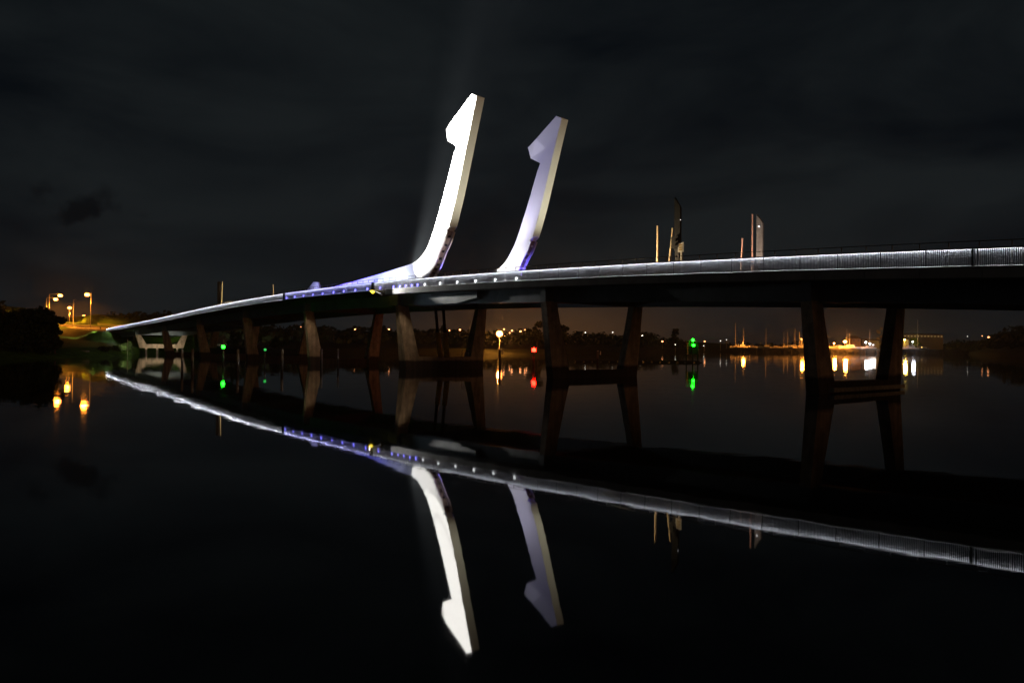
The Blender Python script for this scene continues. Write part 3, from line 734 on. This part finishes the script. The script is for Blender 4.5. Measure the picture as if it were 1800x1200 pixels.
FARL = [(529.5, 575.5, 400, .5, 'sodium_far', 'orange lamp left of the second pier pair, largest on the dark hill'),
 (624.5, 579, 420, .42, 'sodium_far', 'small orange lamp between the legs of the second pier'),
 (683.5, 579, 420, .45, 'sodium_far', 'small orange lamp just left of the machinery pier'),
 (790, 580.5, 430, .32, 'sodium_far', 'faint orange lamp right of the yellow rams'),
 (808.5, 579.5, 430, .42, 'sodium_far', 'orange lamp between the yellow rams and the right leg'),
 (886, 578.5, 460, .36, 'sodium_far', 'orange lamp just above the great orange floodlight'),
 (896, 585, 440, .30, 'sodium_far', 'tiny orange lamp right beside the great orange floodlight'),
 (900, 581, 440, .42, 'sodium_far', 'orange lamp upper right of the great orange floodlight'),
 (915, 582.3, 440, .45, 'sodium_far', 'orange lamp between the great floodlight and the slender tree'),
 (923, 579.7, 460, .34, 'sodium_far', 'orange lamp left of the slender dark tree, higher one'),
 (926, 582.5, 460, .28, 'sodium_far', 'orange lamp left of the slender dark tree, lower one'),
 (1029, 584.3, 480, .30, 'white_dim', 'greenish white lamp on the hill inside the third pier'),
 (1077, 584, 480, .26, 'white_dim', 'white lamp on the hill left of the third pier far leg'),
 (1164.3, 600, 515, .46, 'sodium_far', 'orange red lamp on the far shore above its streak'),
 (1238.7, 600, 545, .42, 'sodium_far', 'orange lamp just right of the green beacons'),
 (1266.5, 599, 555, .26, 'white_dim', 'white lamp right of the orange lamp by the green beacons'),
 (1277, 597, 600, .20, 'white_dim', 'faint white lamp near the first boat masts'),
 (1237, 607.5, 530, .2, 'white_dim', 'faint white lamp low on the shore right of the green beacons'),
 (1146, 605, 515, .2, 'white_dim', 'faint low white lamp right of the third pier'),
 (1187, 605.4, 520, .25, 'white_dim', 'faint low white lamp left of the green beacons'),
 (1194, 601, 620, .18, 'white_dim', 'very faint lamp above the low white one'),
 (1738, 592.5, 560, .55, 'sodium_far', 'orange lamp near the dark mound, left of the brighter one'),
 (1749.5, 592.3, 540, .8, 'sodium_far', 'bright orange lamp at the foot of the dark mound on the right'),
 (1726.5, 590.5, 640, .25, 'sodium_far', 'faint orange lamp left of the two by the dark mound'),
 (1701, 591, 640, .18, 'white_dim', 'faint white lamp far right beyond the long building')]
for px, py, Y, r_, mt_, lab in FARL: lamp(px, py, Y, lab, GF, r_, mt_)
# great orange floodlight
pf = at(878, 586.5, 262)
root = empty('floodlight_mast', (pf.x, 262, 0), 'dazzling orange floodlight on the far bank beyond the pale pile', 'floodlight')
g = ground(pf.x, 264)
x = MB(); x.tube((pf.x, 262.4, g - .5), (pf.x, 262.4, pf.z + .6), .14, .09, 8); x.build('pole', M['galv'], root)
x = MB(); x.ball(pf, 1.15, .95); x.build('lamp_globe', M['sodium_big'], root)
light('POINT', 'flood_glow', (pf.x, pf.y - 2.2, pf.z), 26000, (1, .33, .05), r=.6)
x = MB(); x.box(pf + Vector((0, .7, 0)), (.7, 0, 0), (0, .08, 0), (0, 0, .55)); x.build('housing', M['darksteel'], root)

# bank lighting under the left end
def small_flood(loc, aim, e, c, ang, label):
    root = empty('bank_floodlight', (loc[0], loc[1], ground(loc[0], loc[1])), label, 'floodlight')
    l = Vector(loc); d = (Vector(aim) - l).normalized(); a = d.cross(UP).normalized(); b2 = d.cross(a)
    x = MB(); x.rings([[l + a * i * .15 + b2 * j * .12 for i, j in ((-1, -1), (1, -1), (1, 1), (-1, 1))], [l - d * .2 + a * i * .1 + b2 * j * .08 for i, j in ((-1, -1), (1, -1), (1, 1), (-1, 1))]]); x.build('housing', M['darksteel'], root)
    x = MB(); x.tube((l.x, l.y, root.location.z - .4), (l.x, l.y, l.z - .15), .05, k=6); x.build('post', M['galv'], root)
    light('SPOT', 'bank_beam', l + d * .1, e, c, root, aim, ang, .9, .15)
small_flood(w(196, -2.2, 7.3), w(202, -9, 2.5), 8000, (1, .95, .55), 84, 'small floodlight shining on the green grass slope by the bridge end')
small_flood(w(129, -8, 3.8), w(138, -6.3, 1.4), 2200, (1, .97, .6), 54, 'small floodlight shining on the green bush under the bridge end')
small_flood(w(P8 - 11, 8, 1.4), w(P8, 8, 2.2), 2600, (1, .93, .70), 90, 'small floodlight under the bridge facing the pale crosshead')
small_flood(w(164, 24, 4.4), w(186, 29, 2.5), 12000, (1, .98, .7), 110, 'small floodlight shining on the bright green bank beyond the bridge')

# ------------------------------------------------------------ piles and beacons
GP = 'timber piles standing in the river'
def pile(px, ytop, Y, label, r_=.16, mt='wood', top=None):
    p = at(px, ytop, Y); root = empty('mooring_pile', (p.x, Y, 0), label, 'pile', GP)
    x = MB(); x.tube((p.x, Y, -2), (p.x, Y, p.z), r_ * 1.05, r_ * .92, 10); x.build('shaft', M[mt], root, True)
    x = MB(); x.tube((p.x, Y, p.z), (p.x, Y, p.z + r_ * .5), r_ * .95, r_ * .3, 10); x.build('cap', M['white'] if top else M['darksteel'], root)
    return root, p
pile(338.5, 613.5, 81, 'timber pile left of the green beacon, tallest at the left')
pile(320.5, 613.5, 84, 'dark timber pile under the pale crosshead right end', .14)
pile(418, 614, 83, 'pale timber pile just right of the bright green beacon', .17)
pile(496, 613.5, 86, 'pale timber pile left of the second large pier', .16)
pile(565, 613.5, 92, 'timber pile overlapping the right side of the second large pier leg', .15)
pile(594.5, 613, 96, 'faint timber pile between the legs of the second large pier', .13)
pile(648, 614, 100, 'faint timber pile beside the far leg of the second large pier', .13)
def beacon(px, ytop, Y, mt, label, lr, r_=.15, shaft='wood', n=1, dy=0):
    p = at(px, ytop, Y); root = empty('channel_beacon', (p.x, Y, 0), label, 'beacon', 'lit channel beacons')
    x = MB(); x.tube((p.x, Y, -2), (p.x, Y, p.z - .35), r_, r_ * .9, 10); x.build('shaft', M[shaft], root, True)
    x = MB(); x.tube((p.x, Y, p.z - .35), (p.x, Y, p.z - lr * .6), r_ * 1.4, r_ * .7, 8); x.build('lamp_base', M['darksteel'], root)
    x = MB(); x.ball(p, lr); x.build('lamp', M[mt], root, True)
    return root, p
beacon(392.5, 609.5, 104, 'green', 'bright green channel beacon on a thin pile at the left', .25)
beacon(466, 614.5, 104, 'green_dim', 'dim green beacon on a thin pile between two pale piles', .2, .12)
br, bp_ = beacon(938.5, 615, 113, 'redl', 'red channel beacon on a pale pile left of the third pier', .34, .19)
# two square-topped piles with white reflector plates
for px, yt, Y, lab in ((878.5, 615.5, 104, 'pale pile with a white plate below the great orange floodlight'), (1051, 617, 122, 'pale pile with a white plate inside the third pier')):
    root, p = pile(px, yt, Y, lab, .2, top=1)
    x = MB(); x.box((p.x + .42, Y - .05, p.z - .3), (.07, 0, 0), (0, .03, 0), (0, 0, .28)); x.build('reflector_plate', M['white'], root)
    x = MB(); x.tube((p.x + .1, Y, p.z - .45), (p.x + .42, Y, p.z - .45), .03, k=5); x.build('bracket', M['galv'], root)
# beacon stand with two green lamps and a footway
Yb = 147.; c = at(1218.5, 610, Yb)
root = empty('beacon_platform', (c.x, Yb, 0), 'dark piled platform carrying two green lamps one above the other', 'platform')
x = MB()
for dx in (-1.25, .0, 1.0): x.tube((c.x + dx, Yb + .3, -2), (c.x + dx, Yb + .3, at(1218, 606, Yb).z), .13, .12, 8)
x.build('stand_piles', M['darksteel'], root)
x = MB(); zp = at(1218, 634, Yb).z
x.box((c.x + .2, Yb + 1.2, at(1218, 612, Yb).z), (1.0, 0, 0), (0, .5, 0), (0, 0, 1.15)); x.build('equipment_screen', M['darksteel'], root)
x = MB(); x.box((c.x - .3, Yb + .5, at(1218, 599, Yb).z), (1.0, 0, 0), (0, .5, 0), (0, 0, .05)); x.build('upper_deck', M['galv'], root)
x = MB(); x.box((c.x - .3, Yb + .5, at(1218, 608, Yb).z), (.8, 0, 0), (0, .5, 0), (0, 0, .04)); x.build('lower_deck', M['galv'], root)
for yy in (597.5, 606.5):
    x = MB(); x.ball(at(1218 if yy < 600 else 1219, yy, Yb), .27); x.build('green_lamp', M['green'], root, True)
    x = MB(); q = at(1218.5, yy, Yb); x.tube(q - UP * .2, q - UP * .12, .14, .14, 8); x.build('lamp_base', M['darksteel'], root)
a_ = at(1010, 634.5, 150); b_ = at(1228, 634.5, 150)
root = empty('floating_walkway', ((a_.x + b_.x) / 2, 150, 0), 'long low dark floating walkway leading to the green lit platform', 'pontoon')
x = MB(); x.box(((a_.x + b_.x) / 2, 150, .30), ((b_.x - a_.x) / 2, 0, 0), (0, .9, 0), (0, 0, .13)); x.build('walkway_deck', M['wood'], root)
x = MB()
q = a_.x + .8
while q < b_.x: x.box((q, 150, .0), (.62, 0, 0), (0, .8, 0), (0, 0, .16)); q += 1.7
tag(x.build('float', M['darksteel'], root))

# ------------------------------------------------------------ marina
def boat(px, Y, L, label, mastpx=None, mtop=None, hull='hull', cabin=True, flip=1):
    zq = 3.35; c = Vector((gx(px, Y), Y, zq)); root = empty('moored_boat', c, label, 'boat', 'boats moored at the marina')
    sec = []
    for i in range(9):
        u = i / 8; hw = .17 * L * (math.sin(math.pi * min(1, .25 + u * .75)) ** .7) * (1 if u < .6 else max(.03, (1 - u) / .4)); sh_ = .09 * L + .05 * L * u * u
        xx = c.x + flip * (u - .5) * L
        sec.append([Vector((xx, Y - hw, zq + sh_)), Vector((xx, Y - hw * .8, zq + .25)), Vector((xx, Y, zq - .1)), Vector((xx, Y + hw * .8, zq + .25)), Vector((xx, Y + hw, zq + sh_))])
    x = MB(); x.rings(sec); x.build('hull', M[hull], root)
    if cabin:
        x = MB(); z0 = zq + .1 * L; xx = c.x - flip * .08 * L
        x.rings([[Vector((xx + i * .2 * L * f_, Y + j * .1 * L * f_, z)) for i, j in ((-1, -1), (1, -1), (1, 1), (-1, 1))] for z, f_ in ((z0 - .1, 1), (z0 + .10 * L, .82))]); cb = x.build('cabin', M['cabin'], root)
        x = MB(); x.box((xx, Y - .095 * L, z0 + .05 * L), (.13 * L, 0, 0), (0, .02, 0), (0, 0, .022 * L)); x.build('cabin_window', M['glass'], root)
    if mastpx:
        mx = gx(mastpx, Y); zt_ = at(mastpx, mtop, Y).z
        x = MB(); x.tube((mx, Y, zq + .1 * L), (mx, Y, zt_), .13, .07, 6); x.build('mast', M['alu'], root)
        x = MB(); x.tube((mx, Y, zq + .1 * L + 1.2), (mx - flip * .38 * L, Y, zq + .1 * L + 1.1), .09, .07, 6); x.build('boom', M['alu'], root)
        x = MB()
        for e in (-.46, .46): x.tube((c.x + e * L * flip, Y, zq + .1 * L), (mx, Y, zt_), .02, .02, 4)
        x.build('stay', M['darksteel'], root)
B = [(1294, 548, 9, 'white yacht with a very tall faint mast, leftmost in the marina', 1292.6, 568, 'hull'),
 (1307, 545, 10, 'white yacht with an orange lit thick mast at the left of the marina', 1307, 577, 'hull'),
 (1323, 540, 8, 'small low white cruiser without a mast left in the marina', None, None, 'hull'),
 (1346, 545, 9, 'blue hulled yacht with a faint mast in the middle of the marina', 1346.4, 577, 'hullblue'),
 (1362, 540, 7, 'small cruiser without a mast in the middle of the marina', None, None, 'hull'),
 (1378, 545, 8, 'yacht with a short mast, left of the bright paired masts', 1378, 585, 'hull'),
 (1386, 552, 9, 'yacht with a mast slightly taller than its left neighbour', 1384.4, 583, 'hull'),
 (1397, 545, 10, 'dark hulled yacht just left of the bright paired masts', 1397.5, 577, 'hullblue'),
 (1404, 538, 8, 'white yacht under the left of the two bright orange masts', 1405.6, 583, 'hull'),
 (1413, 536, 8, 'white yacht under the right of the two bright orange masts', 1411.8, 582, 'hull'),
 (1472, 535, 12, 'white boat just right of the front pier leg, lit orange', 1488.5, 578, 'hull'),
 (1492, 528, 14, 'large orange lit cruiser in the middle between the right pier legs', 1493.3, 585, 'hull'),
 (1526, 530, 11, 'white boat glaring under a white floodlight between the right pier legs', 1528.8, 578, 'hull'),
 (1598, 535, 13, 'orange lit boat just right of the far pier leg', None, None, 'hull'),
 (1622, 548, 9, 'dim boat beneath the yellow lit tree', 1613, 562, 'hullblue')]
for px, Y, L, lab, mpx, mt_, hl in B: boat(px, Y, L, lab, mpx, mt_, hl, True, 1 if px % 2 else -1)
# marina lamps with real light
def mlamp(px, py, Y, mt, r_, label, e, c):
    p = lamp(px, py, Y, label, 'lamps along the marina quay', r_, mt, zg=3.2)
    light('POINT', 'quay_light', (p.x, Y - 1.4, p.z), e, c, None, r=1.2)
mlamp(1409, 596, 530, 'sodium_far', .25, 'small orange quay lamp by the bright paired masts', 12000, (1, .30, .03))
mlamp(1485, 600.3, 524, 'sodium_far', .9, 'bright warm quay lamp above the orange lit cruiser', 45000, (1, .30, .03))
mlamp(1466, 603, 522, 'sodium_far', .45, 'warm quay lamp just right of the front pier leg', 18000, (1, .30, .03))
mlamp(1522, 601.5, 521, 'white_lamp', .62, 'dazzling white quay lamp, left of the glaring pair', 1500, (.92, .95, 1))
mlamp(1529, 604, 521, 'white_lamp', .62, 'dazzling white quay lamp, right and lower of the glaring pair', 700, (.95, .95, 1))
mlamp(1535, 606, 521, 'white_dim', .3, 'small pale quay lamp right of the glaring pair', 500, (1, .9, .8))
mlamp(1604.5, 600.3, 524, 'white_lamp', .45, 'bluish white quay lamp in front of the yellow lit tree', 1500, (.8, .85, 1))
mlamp(1590, 597, 560, 'sodium_far', .5, 'yellow quay lamp at the left end of the long building', 14000, (1, .62, .10))
mlamp(1306, 602, 541, 'sodium_far', .12, 'faint orange quay lamp under the thick mast', 5000, (1, .32, .04))
# quay
mb = MB()
xa = gx(1262, 570); xb = gx(1665, 570)
r = random.Random(5)
def rock_row(Y0, z0, j): return [Vector((xa + (xb - xa) * i / 160, Y0 + r.uniform(-j, j), z0 + r.uniform(-j, j) * .5)) for i in range(161)]
mb.rings([rock_row(512, -.8, .6), rock_row(514.5, .9, .6), rock_row(517, 2.3, .5), rock_row(519, 3.2, .25), rock_row(560, 3.2, 0), rock_row(600, 3.2, 0)], closed=False)
tag(mb.build('rock_quay', M['rock']), kind='structure')
# buildings
def building(px0, px1, ytop, Y, label, wall='wall', roofh=1.6, name='building', win=0, lit=None, gable=False, zb=None):
    x0 = gx(px0, Y); x1 = gx(px1, Y); zt_ = at((px0 + px1) / 2, ytop, Y).z
    g = ground((x0 + x1) / 2, Y) if zb is None else zb; g = min(g, zt_ - 3.4); dpt = 5
    root = empty(name, ((x0 + x1) / 2, Y, g), label, 'building' if name == 'building' else 'house')
    x = MB(); x.box(((x0 + x1) / 2, Y + dpt, (g + zt_ - roofh) / 2 - .2), ((x1 - x0) / 2, 0, 0), (0, dpt, 0), (0, 0, (zt_ - roofh - g) / 2 + .2)); x.build('wall', M[wall], root)
    x = MB(); e = .4; z0 = zt_ - roofh + .003
    ins = min((x1 - x0) * .25, 3)
    x.rings([[Vector((a, b2, z)) for a, b2 in ((x0 - e + k * ins, Y - e + k * (dpt * .9)), (x1 + e - k * ins, Y - e + k * (dpt * .9)), (x1 + e - k * ins, Y + 2 * dpt + e - k * (dpt * .9)), (x0 - e + k * ins, Y + 2 * dpt + e - k * (dpt * .9)))] for k, z in ((0, z0), (1, zt_))]); x.build('roof', M['roof'], root)
    for i in range(win):
        xc = x0 + (x1 - x0) * (i + .5) / win; zc = zt_ - roofh - 1.3
        x = MB(); x.box((xc, Y - .04, zc), (min(.5, (x1 - x0) / win * .22), 0, 0), (0, .06, 0), (0, 0, .35)); x.build('window', M[lit] if (lit and (lit == 'rowlamp' or i in (0, 2))) else M['glass'], root)
    return root
building(1588, 1658, 586, 592, 'long low marina building with a row of small warm lights', 'roof', roofh=.9, win=12, lit='rowlamp', zb=3.2)
building(1497, 1513, 590, 566, 'orange lit shed behind the large cruiser', 'wall2', 2.2, win=2, zb=3.2)
building(1515, 1545, 595, 570, 'low orange lit shed behind the white glare', 'roof', 1.5, win=3, zb=3.2)
building(1586, 1597, 592, 575, 'small yellow lit shed right of the far pier leg', 'wall', 2.0, win=1, zb=3.2)
building(1120, 1131, 583.5, 500, 'small house with white lit windows right of the third pier', 'wall', 1.4, 'house', 3, 'litwin_w')
building(1040, 1062, 588, 500, 'dim house on the hill inside the third pier', 'wall', 1.6, 'house', 4)
building(1196, 1212, 600, 640, 'low dim house on the shore left of the green beacons', 'wall', 1.6, 'house', 3)
building(1086, 1104, 589, 505, 'pale roofed house on the hill by the third pier far leg', 'wall', 1.8, 'house', 3)
building(146, 158, 559, 520, 'orange lit low building beside the lowest road lamp', 'wall2', 1.6, 'house', 2)
print('objects', len(bpy.data.objects))

# ------------------------------------------------------------ night haze over the river
if HAZE > 0:
    mb = MB(); mb.box((0, 2280, 20), (2700, 0, 0), (0, 2800, 0), (0, 0, 24)); hz = mb.build('haze', None)
    hm = bpy.data.materials.new('haze'); hm.use_nodes = True; t = hm.node_tree; t.nodes.clear()
    pv = t.nodes.new('ShaderNodeVolumePrincipled'); pv.inputs['Color'].default_value = (.82, .92, 1, 1); pv.inputs['Density'].default_value = HAZE; pv.inputs['Anisotropy'].default_value = .65
    mo = t.nodes.new('ShaderNodeOutputMaterial'); t.links.new(pv.outputs[0], mo.inputs['Volume'])
    hz.data.materials.clear(); hz.data.materials.append(hm); tag(hz, kind='stuff')
